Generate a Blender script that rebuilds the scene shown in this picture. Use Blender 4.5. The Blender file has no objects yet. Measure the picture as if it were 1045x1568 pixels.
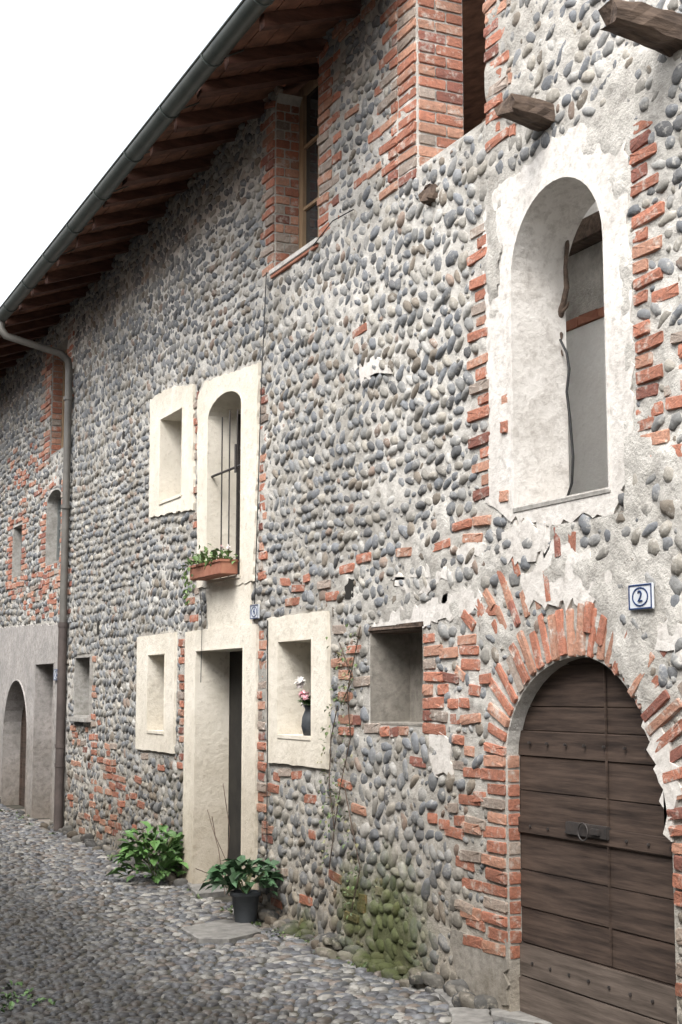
import bpy, bmesh, math, random
import numpy as np
from mathutils import Vector, Matrix
rng=np.random.default_rng(7); random.seed(7)
scene=bpy.context.scene
# ------------------------------------------------------------------ camera
FPX=2200.0; PITCH=math.atan(276/FPX); ALPHA=math.atan(1022/(FPX/math.cos(PITCH)))
D=3.84; EYE=1.6
ca,sa,cp,sp=math.cos(ALPHA),math.sin(ALPHA),math.cos(PITCH),math.sin(PITCH)
FWD=np.array([sa*cp,ca*cp,sp]); RGT=np.array([ca,-sa,0.0]); UPV=np.array([-sa*sp,-ca*sp,cp])
def ray(px,py): return FWD*FPX+RGT*(px-522.5)+UPV*(784-py)
def P(px,py,d=0.0):      # survey point -> (distance along facade, height) on the facade plane
    r=ray(px,py); t=(D+d)/r[0]; return (r[1]*t, EYE+r[2]*t)
def gz(y): return 0.018*max(0.0,min(y,24.0)-8.0)
def G(px,py):
    r=ray(px,py); z=0.0
    for _ in range(5):
        t=(z-EYE)/r[2]; z=gz(r[1]*t)
    return (r[0]*t,r[1]*t)
def PP(l): return [P(*p) for p in l]
cam_d=bpy.data.cameras.new("camera"); cam=bpy.data.objects.new("camera",cam_d); scene.collection.objects.link(cam)
cam_d.sensor_fit='VERTICAL'; cam_d.sensor_height=36; cam_d.sensor_width=24; cam_d.lens=36*FPX/1568
cam_d.clip_end=2000; cam_d.clip_start=0.05
M=Matrix.Identity(4)
for i in range(3):
    M[i][0]=RGT[i]; M[i][1]=UPV[i]; M[i][2]=-FWD[i]
M[2][3]=EYE
cam.matrix_world=M; scene.camera=cam
# ------------------------------------------------------------------ light
w=bpy.data.worlds.new("World"); scene.world=w; w.use_nodes=True
nt=w.node_tree; bg=nt.nodes["Background"]
sky=nt.nodes.new("ShaderNodeTexSky"); sky.sky_type='NISHITA'; sky.sun_disc=False
SUN_EL=math.radians(52); sdir=np.array([-1.0,-0.75]); sdir/=np.linalg.norm(sdir)
sky.sun_elevation=SUN_EL; sky.sun_rotation=math.atan2(sdir[0],sdir[1]); sky.dust_density=4.0; sky.air_density=1.2
hs=nt.nodes.new("ShaderNodeHueSaturation"); hs.inputs["Saturation"].default_value=0.20; hs.inputs["Value"].default_value=3.4
nt.links.new(sky.outputs[0],hs.inputs["Color"]); nt.links.new(hs.outputs[0],bg.inputs[0]); bg.inputs[1].default_value=0.15
sl=bpy.data.lights.new("sun",'SUN'); sl.energy=1.5; sl.angle=math.radians(20); sl.color=(1,0.97,0.92)
so=bpy.data.objects.new("sun",sl); scene.collection.objects.link(so)
sv=Vector((sdir[0]*math.cos(SUN_EL),sdir[1]*math.cos(SUN_EL),math.sin(SUN_EL)))
so.rotation_euler=sv.to_track_quat('Z','Y').to_euler(); so.location=(-5,-5,20)
scene.view_settings.view_transform='Standard'; scene.view_settings.look='None'; scene.view_settings.exposure=0
# ------------------------------------------------------------------ materials
MOSS=[(D,P(600,1425)[0],0.18,0.62),(D,P(545,1385)[0],0.30,0.36),(D,P(470,1420)[0],0.0,0.25)]
def new_mat(name):
    m=bpy.data.materials.new(name); m.use_nodes=True
    return m,m.node_tree,m.node_tree.nodes["Principled BSDF"]
def N(nt,t,**k):
    n=nt.nodes.new(t)
    for a,b in k.items(): setattr(n,a,b)
    return n
def noise(nt,scale,detail=3,rough=0.6,vec=None):
    n=N(nt,"ShaderNodeTexNoise"); n.inputs["Scale"].default_value=scale; n.inputs["Detail"].default_value=detail; n.inputs["Roughness"].default_value=rough
    if vec is None:
        g=N(nt,"ShaderNodeNewGeometry"); vec=g.outputs["Position"]
    nt.links.new(vec,n.inputs["Vector"]); return n
def ramp(nt,src,a,b,ca=(0,0,0,1),cb=(1,1,1,1)):
    r=N(nt,"ShaderNodeValToRGB"); r.color_ramp.elements[0].position=min(a,.999); r.color_ramp.elements[1].position=min(b,1.0)
    r.color_ramp.elements[0].color=ca; r.color_ramp.elements[1].color=cb; nt.links.new(src,r.inputs[0]); return r.outputs[0]
def mix(nt,fac,a,b,mode='MIX'):
    m=N(nt,"ShaderNodeMix",data_type='RGBA',blend_type=mode)
    for inp,v in ((m.inputs[0],fac),(m.inputs[6],a),(m.inputs[7],b)):
        if isinstance(v,bpy.types.NodeSocket): nt.links.new(v,inp)
        elif isinstance(v,(int,float)): inp.default_value=v
        else: inp.default_value=(*v[:3],1)
    return m.outputs[2]
def math_(nt,op,a,b=0.5):
    m=N(nt,"ShaderNodeMath",operation=op)
    for i,v in ((0,a),(1,b)):
        if isinstance(v,bpy.types.NodeSocket): nt.links.new(v,m.inputs[i])
        else: m.inputs[i].default_value=v
    return m.outputs[0]
def bump(nt,bsdf,h,strength,dist):
    b=N(nt,"ShaderNodeBump"); b.inputs["Strength"].default_value=strength; b.inputs["Distance"].default_value=dist
    nt.links.new(h,b.inputs["Height"]); nt.links.new(b.outputs[0],bsdf.inputs["Normal"])
def mossy(nt,col):
    g=N(nt,"ShaderNodeNewGeometry"); n=noise(nt,12,3,0.7); f=None
    for (x,y,z,r) in MOSS:
        v=N(nt,"ShaderNodeVectorMath",operation='DISTANCE'); nt.links.new(g.outputs["Position"],v.inputs[0]); v.inputs[1].default_value=(x,y,z)
        t=math_(nt,'DIVIDE',v.outputs["Value"],r); f=t if f is None else math_(nt,'MINIMUM',f,t)
    t=math_(nt,'MULTIPLY',math_(nt,'ADD',f,n.outputs["Fac"]),0.5)
    return mix(nt,ramp(nt,t,0.42,0.72,(0.85,0.85,0.85,1),(0,0,0,1)),col,(0.085,0.11,0.03))
def base_dark(nt,col):   # darker, warmer tint toward the foot of the wall
    g=N(nt,"ShaderNodeNewGeometry"); s=N(nt,"ShaderNodeSeparateXYZ"); nt.links.new(g.outputs["Position"],s.inputs[0])
    n=noise(nt,2.5,3,0.65)
    t=math_(nt,'MULTIPLY',math_(nt,'ADD',s.outputs[2],math_(nt,'MULTIPLY',n.outputs["Fac"],1.2)),0.5)
    return mix(nt,ramp(nt,t,0.25,1.0,(0.9,0.9,0.9,1),(0,0,0,1)),col,mix(nt,1.0,col,(0.50,0.45,0.38),'MULTIPLY'))
def m_mortar(name="mortar"):
    m,nt,b=new_mat(name); b.inputs["Roughness"].default_value=0.95; b.inputs["Specular IOR Level"].default_value=0.2
    a=noise(nt,0.9,3,0.6); c=noise(nt,11,5,0.7)
    col=mix(nt,ramp(nt,a.outputs["Fac"],0.38,0.62),(0.38,0.36,0.325),(0.60,0.575,0.53))
    col=mix(nt,ramp(nt,c.outputs["Fac"],0.3,0.60),mix(nt,0.55,col,(0.16,0.145,0.125)),col)
    nt.links.new(base_dark(nt,mossy(nt,col)),b.inputs["Base Color"])
    n1=noise(nt,55,4,0.7); bump(nt,b,n1.outputs["Fac"],0.9,0.012); return m
def m_attr(name,smear_lo,smear_hi,nscale,bstr,rough,vary=0.5,moss=True,smearcol=(0.43,0.40,0.35),spec=0.3,bdist=0.01,sscale=None):
    m,nt,b=new_mat(name); b.inputs["Roughness"].default_value=rough; b.inputs["Specular IOR Level"].default_value=spec
    at=N(nt,"ShaderNodeAttribute",attribute_name="Col")
    n1=noise(nt,nscale,4,0.65)
    col=mix(nt,ramp(nt,n1.outputs["Fac"],0.3,0.7),mix(nt,vary,at.outputs["Color"],(0.06,0.055,0.05)),at.outputs["Color"])
    if smear_hi is not None:
        n2=noise(nt,sscale or nscale*0.25,5,0.72)
        sm=ramp(nt,n2.outputs["Fac"],smear_lo,smear_hi,(0,0,0,1),(.9,.9,.9,1))
        col=mix(nt,sm,col,smearcol)
    if moss: col=base_dark(nt,mossy(nt,col))
    nt.links.new(col,b.inputs["Base Color"]); bump(nt,b,n1.outputs["Fac"],bstr,bdist); return m
def m_plain(name,c1,c2,scale,bstr,bdist,rough,spec=0.3,detail=4,streak=None,metal=0):
    m,nt,b=new_mat(name); b.inputs["Roughness"].default_value=rough; b.inputs["Specular IOR Level"].default_value=spec; b.inputs["Metallic"].default_value=metal
    vec=None
    if streak:
        g=N(nt,"ShaderNodeNewGeometry"); mp=N(nt,"ShaderNodeMapping"); mp.inputs["Scale"].default_value=streak; nt.links.new(g.outputs["Position"],mp.inputs[0]); vec=mp.outputs[0]
    n=noise(nt,scale,detail,0.65,vec)
    nt.links.new(mix(nt,ramp(nt,n.outputs["Fac"],0.3,0.7),c1,c2),b.inputs["Base Color"])
    if bstr: bump(nt,b,n.outputs["Fac"],bstr,bdist)
    return m
MORTAR=m_mortar()
STONE=m_attr("river_cobble",0.54,0.70,40,0.6,0.85,0.40,sscale=16,smearcol=(0.46,0.44,0.40))
BRICK=m_attr("brick",0.53,0.68,50,0.8,0.92,0.42,sscale=11,smearcol=(0.48,0.44,0.39))
def m_plaster(name,c1,c2,dirt,lo=.55):
    m,nt,b=new_mat(name); b.inputs["Roughness"].default_value=0.92; b.inputs["Specular IOR Level"].default_value=0.2
    a=noise(nt,3,4,0.7); c=noise(nt,18,5,0.7)
    col=mix(nt,ramp(nt,a.outputs["Fac"],0.35,0.65),c1,c2)
    col=mix(nt,ramp(nt,c.outputs["Fac"],lo,0.8),col,dirt)
    nt.links.new(base_dark(nt,col),b.inputs["Base Color"]); bump(nt,b,c.outputs["Fac"],0.6,0.015); return m
CREAM=m_plaster("cream_plaster",(0.72,0.67,0.58),(0.61,0.56,0.47),(0.42,0.37,0.30),.55)
ROUGHPL=m_plaster("old_lime_plaster",(0.66,0.63,0.59),(0.54,0.51,0.47),(0.31,0.28,0.25),.48)
INNERPL=m_plaster("white_interior_plaster",(0.78,0.77,0.74),(0.70,0.68,0.65),(0.55,0.53,0.5),.6)
NICHEPL=m_plaster("shaded_niche_plaster",(0.30,0.275,0.24),(0.20,0.185,0.16),(0.12,0.11,0.095),.45)  # plaster colour darkened to paint in the shade of the niche
PINKPL=m_plaster("faded_plaster",(0.42,0.39,0.37),(0.30,0.285,0.27),(0.18,0.17,0.155),.45)
GREYPL=m_plaster("grey_render",(0.42,0.405,0.38),(0.30,0.285,0.26),(0.16,0.15,0.13),.42)
DOORW=m_plain("dark_door_wood",(0.020,0.013,0.010),(0.085,0.058,0.044),7,0.5,0.006,0.8,streak=(1,0.35,5))
DOORG=m_plain("grey_door_foot",(0.05,0.038,0.030),(0.14,0.11,0.09),7,0.5,0.006,0.85,streak=(1,0.35,5))
WOOD=m_plain("weathered_wood",(0.04,0.028,0.022),(0.14,0.10,0.075),9,0.9,0.012,0.85,streak=(0.6,3,3))
RAFT=m_plain("rafter_wood",(0.045,0.022,0.016),(0.13,0.06,0.042),8,0.6,0.008,0.8,streak=(0.6,3,3))
SOFF=m_plain("terracotta_soffit",(0.08,0.04,0.028),(0.26,0.13,0.085),6,0.6,0.01,0.85)
TILE=m_plain("roof_tile",(0.22,0.11,0.07),(0.38,0.22,0.15),10,0.6,0.01,0.9)
GUTT=m_plain("gutter_metal",(0.030,0.040,0.037),(0.058,0.07,0.063),5,0.1,0.003,0.45,spec=0.5)
PIPE=m_plain("pipe_metal",(0.085,0.08,0.072),(0.15,0.14,0.125),5,0.1,0.003,0.5,spec=0.5)
CAST=m_plain("cast_iron_pipe",(0.055,0.045,0.042),(0.10,0.08,0.072),6,0.2,0.003,0.6)
IRON=m_plain("wrought_iron",(0.02,0.018,0.017),(0.05,0.04,0.035),30,0.3,0.002,0.6,spec=0.5)
GLASS=m_plain("window_glass",(0.02,0.025,0.028),(0.045,0.05,0.055),2,0.0,0,0.07,spec=0.7)
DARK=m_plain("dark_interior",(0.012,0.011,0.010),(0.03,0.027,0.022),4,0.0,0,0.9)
FRAMEW=m_plain("window_wood",(0.26,0.17,0.10),(0.40,0.29,0.18),9,0.4,0.003,0.6,streak=(4,4,0.6))
SHUT=m_plain("grey_shutter_wood",(0.10,0.11,0.11),(0.18,0.19,0.18),9,0.4,0.003,0.7,streak=(4,4,0.6))
SLAB=m_plain("flagstone",(0.11,0.105,0.098),(0.26,0.25,0.23),12,0.6,0.01,0.6)
GROUND=m_plain("earth_ground",(0.025,0.024,0.019),(0.075,0.068,0.052),6,0.9,0.02,0.85)
BLUE=m_plain("blue_enamel",(0.015,0.03,0.10),(0.02,0.05,0.14),5,0,0,0.3,spec=0.5)
WHITE=m_plain("white_enamel",(0.62,0.64,0.66),(0.50,0.53,0.56),12,0.05,0.001,0.3,spec=0.5)
RUBBER=m_plain("black_rubber",(0.012,0.012,0.013),(0.03,0.03,0.03),8,0,0,0.6)
TERRA=m_plain("terracotta_pot",(0.26,0.10,0.065),(0.36,0.17,0.11),12,0.3,0.003,0.8)
DPOT=m_plain("dark_plastic_pot",(0.03,0.035,0.04),(0.06,0.065,0.07),6,0.1,0.002,0.5)
LEAF=m_attr("leaf",None,None,20,0.2,0.5,0.25,moss=False,spec=0.4)
PETAL=m_attr("petal",None,None,20,0.1,0.6,0.05,moss=False)
COBB=m_attr("street_cobble",0.50,0.75,40,0.4,0.48,0.45,moss=False,smearcol=(0.055,0.05,0.04),spec=0.4,sscale=9)
# ------------------------------------------------------------------ mesh helpers
def empty(name,loc=(0,0,0)):
    o=bpy.data.objects.new(name,None); scene.collection.objects.link(o); o.location=loc; return o
def link(name,me,mat,parent=None,smooth=False):
    o=bpy.data.objects.new(name,me); scene.collection.objects.link(o)
    if mat: me.materials.append(mat)
    if smooth: me.polygons.foreach_set("use_smooth",[True]*len(me.polygons))
    if parent: o.parent=parent
    return o
def mesh(name,vs,fs,mat,parent=None,smooth=False):
    me=bpy.data.meshes.new(name); me.from_pydata([tuple(map(float,v)) for v in vs],[],fs); me.update()
    return link(name,me,mat,parent,smooth)
def merged(name,parts,mat,parent=None,smooth=False):
    vs=[];fs=[]
    for v,f in parts:
        o=len(vs); vs+=list(v); fs+=[tuple(i+o for i in q) for q in f]
    return mesh(name,vs,fs,mat,parent,smooth)
def box(x0,x1,y0,y1,z0,z1,c=0.0):
    if c<=0:
        v=[(x,y,z) for x in (x0,x1) for y in (y0,y1) for z in (z0,z1)]
        return v,[(0,1,3,2),(4,6,7,5),(0,4,5,1),(2,3,7,6),(0,2,6,4),(1,5,7,3)]
    bm=bmesh.new(); vv=[bm.verts.new((x,y,z)) for x in (x0,x1) for y in (y0,y1) for z in (z0,z1)]
    for q in [(0,1,3,2),(4,6,7,5),(0,4,5,1),(2,3,7,6),(0,2,6,4),(1,5,7,3)]: bm.faces.new([vv[i] for i in q])
    bmesh.ops.bevel(bm,geom=bm.edges[:],offset=c,segments=2,affect='EDGES')
    bm.verts.index_update()
    r=([tuple(v.co) for v in bm.verts],[tuple(v.index for v in f.verts) for f in bm.faces]); bm.free(); return r
def jit(part,a):
    return [(v[0]+random.uniform(-a,a),v[1]+random.uniform(-a,a),v[2]+random.uniform(-a,a)) for v in part[0]],part[1]
def prism(poly,x0,x1):
    n=len(poly); v=[(x0,s,h) for s,h in poly]+[(x1,s,h) for s,h in poly]
    f=[tuple(range(n)),tuple(range(2*n-1,n-1,-1))]+[(i,i+n,(i+1)%n+n,(i+1)%n) for i in range(n)]
    return v,f
def area(poly): return sum(poly[i][0]*poly[(i+1)%len(poly)][1]-poly[(i+1)%len(poly)][0]*poly[i][1] for i in range(len(poly)))/2
def inset(poly,d):
    n=len(poly); sg=1 if area(poly)>0 else -1; out=[]
    for i in range(n):
        p0,p1,p2=map(np.array,(poly[i-1],poly[i],poly[(i+1)%n]))
        e1=(p1-p0)/max(1e-9,np.linalg.norm(p1-p0)); e2=(p2-p1)/max(1e-9,np.linalg.norm(p2-p1))
        n1=np.array([-e1[1],e1[0]])*sg; n2=np.array([-e2[1],e2[0]])*sg
        b=n1+n2; b/=np.dot(b,b)/2; out.append(tuple(p1+b*d))
    return out
def ring(poly,t,x0,x1):
    q=inset(poly,t); n=len(poly); v=[(x0,*p) for p in poly]+[(x0,*p) for p in q]+[(x1,*p) for p in q]+[(x1,*p) for p in poly]; f=[]
    for i in range(n):
        j=(i+1)%n
        for k in range(4): 
            m=(k+1)%4; f.append((k*n+i,k*n+j,m*n+j,m*n+i))
    return v,f
def rough_poly(poly,step=0.05,amp=0.015):
    out=[]
    for i in range(len(poly)):
        a=np.array(poly[i]); b=np.array(poly[(i+1)%len(poly)]); L=np.linalg.norm(b-a); k=max(1,int(L/step))
        for j in range(k):
            p=a+(b-a)*j/k; out.append((p[0]+random.uniform(-amp,amp),p[1]+random.uniform(-amp,amp)))
    return out
def R(x0,y0,x1,y1):
    cx,cy=(x0+x1)/2,(y0+y1)/2
    return P(x1,cy)[0],P(x0,cy)[0],P(cx,y1)[1],P(cx,y0)[1]
def rect(r): s0,s1,h0,h1=r; return [(s0,h0),(s1,h0),(s1,h1),(s0,h1)]
def arched(r,rise,n=14):
    s0,s1,h0,h1=r; c=(s0+s1)/2; a=(s1-s0)/2
    return [(s0,h0),(s1,h0)]+[(c+a*math.cos(math.pi*i/n),h1-rise+rise*math.sin(math.pi*i/n)) for i in range(n+1)]
def tube(name,pts,r,mat,parent=None,rad=None,res=4):
    cu=bpy.data.curves.new(name,'CURVE'); cu.dimensions='3D'; cu.bevel_depth=r; cu.bevel_resolution=res; cu.use_fill_caps=True
    s=cu.splines.new('POLY'); s.points.add(len(pts)-1)
    for i,p in enumerate(pts):
        s.points[i].co=(*p,1)
        if rad: s.points[i].radius=rad[i]
    o=bpy.data.objects.new(name,cu); scene.collection.objects.link(o)
    dg=bpy.context.evaluated_depsgraph_get(); me=bpy.data.meshes.new_from_object(o.evaluated_get(dg)); bpy.data.objects.remove(o)
    me.materials.clear(); return link(name,me,mat,parent,True)
def dome(seg,rings,seed,sq=0.85,lob=0.09):
    r=np.random.default_rng(seed); vs=[];fs=[]
    ph=r.uniform(0,6.28,3); am=r.uniform(0,lob,3)
    for k in range(rings):
        f=k/rings; rr=math.cos(f*math.pi/2)**0.75; z=math.sin(f*math.pi/2)
        if k==0: z=-0.6
        for i in range(seg):
            a=2*math.pi*i/seg; q=1+am[0]*math.cos(2*a+ph[0])+am[1]*math.cos(3*a+ph[1])+am[2]*math.cos(5*a+ph[2])
            c,s=math.cos(a),math.sin(a)
            vs.append((q*rr*math.copysign(abs(c)**sq,c),q*rr*math.copysign(abs(s)**sq,s),z+r.uniform(-.06,.06)))
    vs.append((r.uniform(-.1,.1),r.uniform(-.1,.1),1.0)); t=len(vs)-1
    for k in range(rings-1):
        for i in range(seg): fs.append((k*seg+i,k*seg+(i+1)%seg,(k+1)*seg+(i+1)%seg,(k+1)*seg+i))
    for i in range(seg): fs.append(((rings-1)*seg+i,(rings-1)*seg+(i+1)%seg,t))
    return np.array(vs),fs
def bricktpl(seed):
    r=np.random.default_rng(seed); vs=[];fs=[]
    c=0.12; o=[(-1+c*0.5,-1),(1-c*.5,-1),(1,-1+c*2),(1,1-c*2),(1-c*.5,1),(-1+c*.5,1),(-1,1-c*2),(-1,-1+c*2)]
    for k,(z,f) in enumerate(((-1.5,1),(0.55,1.0),(0.92,0.955))):
        for p in o:
            vs.append((p[0]*(1-(1-f)*0.45)+r.uniform(-.03,.03),p[1]*(1-(1-f)*2.2)+r.uniform(-.10,.10),z+(r.uniform(-.2,.16) if k else 0)))
    vs.append((0,0,1.0))
    for k in range(2):
        for i in range(8): fs.append((k*8+i,k*8+(i+1)%8,(k+1)*8+(i+1)%8,(k+1)*8+i))
    for i in range(8): fs.append((16+i,16+(i+1)%8,24))
    return np.array(vs),fs
def scatter(name,tpls,inst,mat,parent=None,smooth=True):
    if not inst: return
    O=np.array([i[0] for i in inst]);A=np.array([i[1] for i in inst]);B=np.array([i[2] for i in inst]);Nn=np.array([i[3] for i in inst]);C=np.array([i[4] for i in inst])
    tid=rng.integers(0,len(tpls),len(inst)); V=[];L=[];LT=[];COL=[];off=0
    for t,(tv,tf) in enumerate(tpls):
        idx=np.where(tid==t)[0]; n=len(idx)
        if n==0: continue
        v=O[idx][:,None,:]+tv[None,:,0:1]*A[idx][:,None,:]+tv[None,:,1:2]*B[idx][:,None,:]+tv[None,:,2:3]*Nn[idx][:,None,:]
        V.append(v.reshape(-1,3)); COL.append(np.repeat(C[idx],len(tv),0))
        fl=np.array([i for f in tf for i in f]); lt=np.array([len(f) for f in tf])
        L.append((fl[None,:]+(off+np.arange(n)*len(tv))[:,None]).ravel()); LT.append(np.tile(lt,n)); off+=n*len(tv)
    V=np.concatenate(V);L=np.concatenate(L);LT=np.concatenate(LT);COL=np.concatenate(COL)
    me=bpy.data.meshes.new(name); me.vertices.add(len(V)); me.vertices.foreach_set("co",V.astype(np.float32).ravel())
    me.loops.add(len(L)); me.loops.foreach_set("vertex_index",L.astype(np.int32))
    me.polygons.add(len(LT)); st=np.concatenate([[0],np.cumsum(LT)[:-1]])
    me.polygons.foreach_set("loop_start",st.astype(np.int32)); me.polygons.foreach_set("loop_total",LT.astype(np.int32))
    me.polygons.foreach_set("use_smooth",np.full(len(LT),smooth))
    ca_=me.color_attributes.new("Col",'FLOAT_COLOR','POINT'); ca_.data.foreach_set("color",np.concatenate([COL,np.ones((len(COL),1))],1).astype(np.float32).ravel())
    me.update(calc_edges=True); me.validate()
    return link(name,me,mat,parent)
# ------------------------------------------------------------------ occupancy raster of the facade
RES=0.01; S0=-1.0; NS=2800; NH=660
occ=np.zeros((NS,NH),bool); hard=np.zeros((NS,NH),bool)
def paint(poly,grow=0.0,arr=None):
    arr=occ if arr is None else arr
    p=np.array(poly if grow==0 else inset(list(poly),-grow)); i0=max(0,int((p[:,0].min()-S0)/RES)-1); i1=min(NS,int((p[:,0].max()-S0)/RES)+2)
    j0=max(0,int(p[:,1].min()/RES)-1); j1=min(NH,int(p[:,1].max()/RES)+2)
    if i1<=i0 or j1<=j0: return
    s=(S0+(np.arange(i0,i1)+.5)*RES)[:,None]; h=((np.arange(j0,j1)+.5)*RES)[None,:]
    ins=np.zeros((i1-i0,j1-j0),bool)
    for k in range(len(p)):
        a=p[k];b=p[(k+1)%len(p)]
        if a[1]==b[1]: continue
        c=((a[1]>h)!=(b[1]>h))&(s<(b[0]-a[0])*(h-a[1])/(b[1]-a[1])+a[0]); ins^=c
    arr[i0:i1,j0:j1]|=ins
def isocc(s,h,arr=None):
    arr=occ if arr is None else arr
    i=int((s-S0)/RES); j=int(h/RES)
    if i<0 or j<0 or i>=NS or j>=NH: return True
    return arr[i,j]
def free(s,h,L,b,c,sn):
    for u,v in ((0,0),(L*.8,0),(-L*.8,0),(0,b*.8),(0,-b*.8)):
        if isocc(s+u*c-v*sn,h+u*sn+v*c): return False
    return True
def field(n,m,cell,seed):
    r=np.random.default_rng(seed); a=int(n/cell)+3; b=int(m/cell)+3; g=r.random((a,b))
    x=np.arange(n)/cell; y=np.arange(m)/cell; xi=x.astype(int); yi=y.astype(int); xf=x-xi; yf=y-yi; xf=xf*xf*(3-2*xf); yf=yf*yf*(3-2*yf)
    xf=xf[:,None]; yf=yf[None,:]
    return (g[xi][:,yi]*(1-xf)+g[xi+1][:,yi]*xf)*(1-yf)+(g[xi][:,yi+1]*(1-xf)+g[xi+1][:,yi+1]*xf)*yf
# ------------------------------------------------------------------ openings
SPLIT=P(640,130)[0]
WT=0.31
rA=R(8,1040,45,1222); rB=R(55,1015,84,1256); rC=R(118,1005,142,1098); rD=R(230,1000,257,1122)
rE=R(302,992,377,1362); rF=R(430,978,484,1130); rG=R(568,957,650,1110); rI=R(249,632,284,765); rJ=R(322,600,375,888)
rK=R(422,98,489,390); rM=R(785,268,934,768); rN1=R(72,750,94,862); rN2=R(20,805,34,882); rN3=R(80,528,103,690)
rL=(P(745,150)[0],SPLIT,P(690,222)[1],6.1)
rE=(rE[0],rE[1],gz(rE[0])-0.02,rE[3]); rB=(rB[0],rB[1],gz(rB[0]),rB[3]); rA=(rA[0],rA[1],gz(rA[0]),rA[3])
sHn,sHf=P(1030,1300)[0],P(778,1300)[0]; cH=(sHn+sHf)/2; aH=(sHf-sHn)/2; hH=P(892,1005)[1]
archH=[(cH+aH*math.cos(t),hH-0.50+0.50*math.sin(t)) for t in np.linspace(0,math.pi/2,12)]+[(cH+aH*math.cos(t),hH-0.85+0.85*math.sin(t)) for t in np.linspace(math.pi/2,math.pi,16)[1:]]
oH=[(sHn,-0.2),(sHf,-0.2)]+archH
outl={'A':arched(rA,(rA[1]-rA[0])/2),'B':rect(rB),'C':rect(rC),'D':rect(rD),'E':rect(rE),'F':rect(rF),'G':rect(rG),'H':oH,'I':rect(rI),
 'J':arched(rJ,0.16),'K':arched(rK,0.18),'L':rect(rL),'M':arched(rM,0.42,20),'N1':arched(rN1,0.12),'N2':rect(rN2),'N3':rect(rN3)}
# ------------------------------------------------------------------ house
house=empty("stone_house")
WTOP=5.86; YE=27.0
def lift(y): return 0.17*min(1.1,max(0.0,(17.0-y)/9.0))
v,f=prism([(-2,-0.3),(YE,-0.3),(YE,WTOP),(17,WTOP),(SPLIT+0.002,WTOP+lift(SPLIT)),(SPLIT+0.002,6.5),(-2,6.5)],D,D+WT)
wall=mesh("front_wall",v,f,MORTAR,house)
def cut(o,polys):
    c=merged("cut",[prism(p,D-0.5,D+WT+0.3) for p in polys],None)
    for ob in (c,o):
        bm=bmesh.new(); bm.from_mesh(ob.data); bmesh.ops.recalc_face_normals(bm,faces=bm.faces); bm.to_mesh(ob.data); bm.free()
    md=o.modifiers.new("b",'BOOLEAN'); md.object=c; md.operation='DIFFERENCE'; md.solver='EXACT'
    dg=bpy.context.evaluated_depsgraph_get(); me=bpy.data.meshes.new_from_object(o.evaluated_get(dg)); o.modifiers.clear(); o.data=me
    bpy.data.objects.remove(c)
cut(wall,list(outl.values()))
for k,p in outl.items(): paint(p,0.012); paint(p,0.02,hard)
def patch(name,poly,mat,thick,keys=(),rough=0.014,step=0.05,grow=0.01,hg=0.0):
    q=rough_poly(poly,step,rough) if rough else poly
    if area(q)<0: q=q[::-1]
    v,f=prism(q,D-thick,D+0.0008 if not keys else D-0.0006); o=mesh(name,v,f,mat,house)
    if keys: cut(o,[outl[k] for k in keys])
    if grow is not None: paint(poly,grow)
    if hg is not None: paint(poly,hg,hard)
patch("window_surround",rect(R(213,972,271,1150)),CREAM,0.026,'D',0.005,.08)
patch("window_surround",rect(R(414,941,507,1172)),CREAM,0.028,'F',0.005,.08)
rr=R(286,962,396,1360); patch("door_surround",rect((rr[0],rr[1],gz(rr[0])+0.0,rr[3])),CREAM,0.026,'E',0.006,.09)
patch("plaster_panel",PP([(318,888),(388,880),(386,961),(322,966)]),CREAM,0.018,(),0.008)
patch("window_surround",PP([(234,612),(262,594),(300,588),(300,780),(232,792)]),CREAM,0.024,'I',0.010)
patch("window_surround",PP([(307,608),(318,585),(400,556),(398,700),(392,890),(350,898),(306,900)]),CREAM,0.025,'J',0.010)
patch("loggia_surround",PP([(748,775),(752,640),(746,500),(742,330),(750,290),(795,268),(850,212),(905,190),(932,160),(966,158),(962,230),(966,400),(972,600),(965,730),(940,800),(900,785),(850,810),(785,795)]),ROUGHPL,0.012,'M',0.022,0.035,0.0,None)
paint(inset(outl['M'],-0.10),0,hard)
patch("faded_render",PP([(-60,975),(0,962),(100,955),(104,1130),(98,1272),(60,1262),(-60,1215)]),PINKPL,0.018,('A','B'),0.02)
patch("lintel_patch",PP([(566,962),(600,935),(650,925),(700,905),(735,890),(740,930),(700,948),(655,957)]),ROUGHPL,0.010,'G',0.02,0.035,0.0,None)
patch("plaster_patch",PP([(690,1420),(740,1445),(776,1445),(778,1520),(775,1545),(715,1530),(700,1480)]),GREYPL,0.012,(),0.03,0.04,0.0,None)
# loose lime splashes: stones may still poke through
for pl in ([(800,890),(850,835),(905,850),(950,880),(935,930),(860,925),(810,930)],[(760,820),(800,800),(850,812),(840,850),(780,860)],[(960,905),(1010,945),(1060,950),(1050,1010),(990,990),(955,945)],[(600,885),(660,868),(700,880),(640,915)],[(660,1130),(690,1125),(695,1180),(670,1190)],[(700,840),(740,825),(750,850),(715,868)],[(990,1100),(1030,1130),(1050,1230),(1030,1290),(1012,1200)],[(545,560),(590,545),(600,570),(560,585)]):
    patch("lime_patch",PP(pl),ROUGHPL,0.017,(),0.035,0.035,None if pl[0][0]!=800 else 0.0,None)
def lining(name,k,depth,mat,t=0.014,front=0.030):
    v,f=ring(outl[k],t,D-front,D+depth); mesh(name,v,f,mat,house)
lining("window_reveal",'D',0.28,CREAM); lining("window_reveal",'F',0.28,CREAM); lining("door_reveal",'E',0.29,CREAM)
lining("window_reveal",'I',0.28,CREAM); lining("window_reveal",'J',0.28,CREAM); lining("loggia_reveal",'M',WT+.01,ROUGHPL,0.016,0.016)
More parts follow.
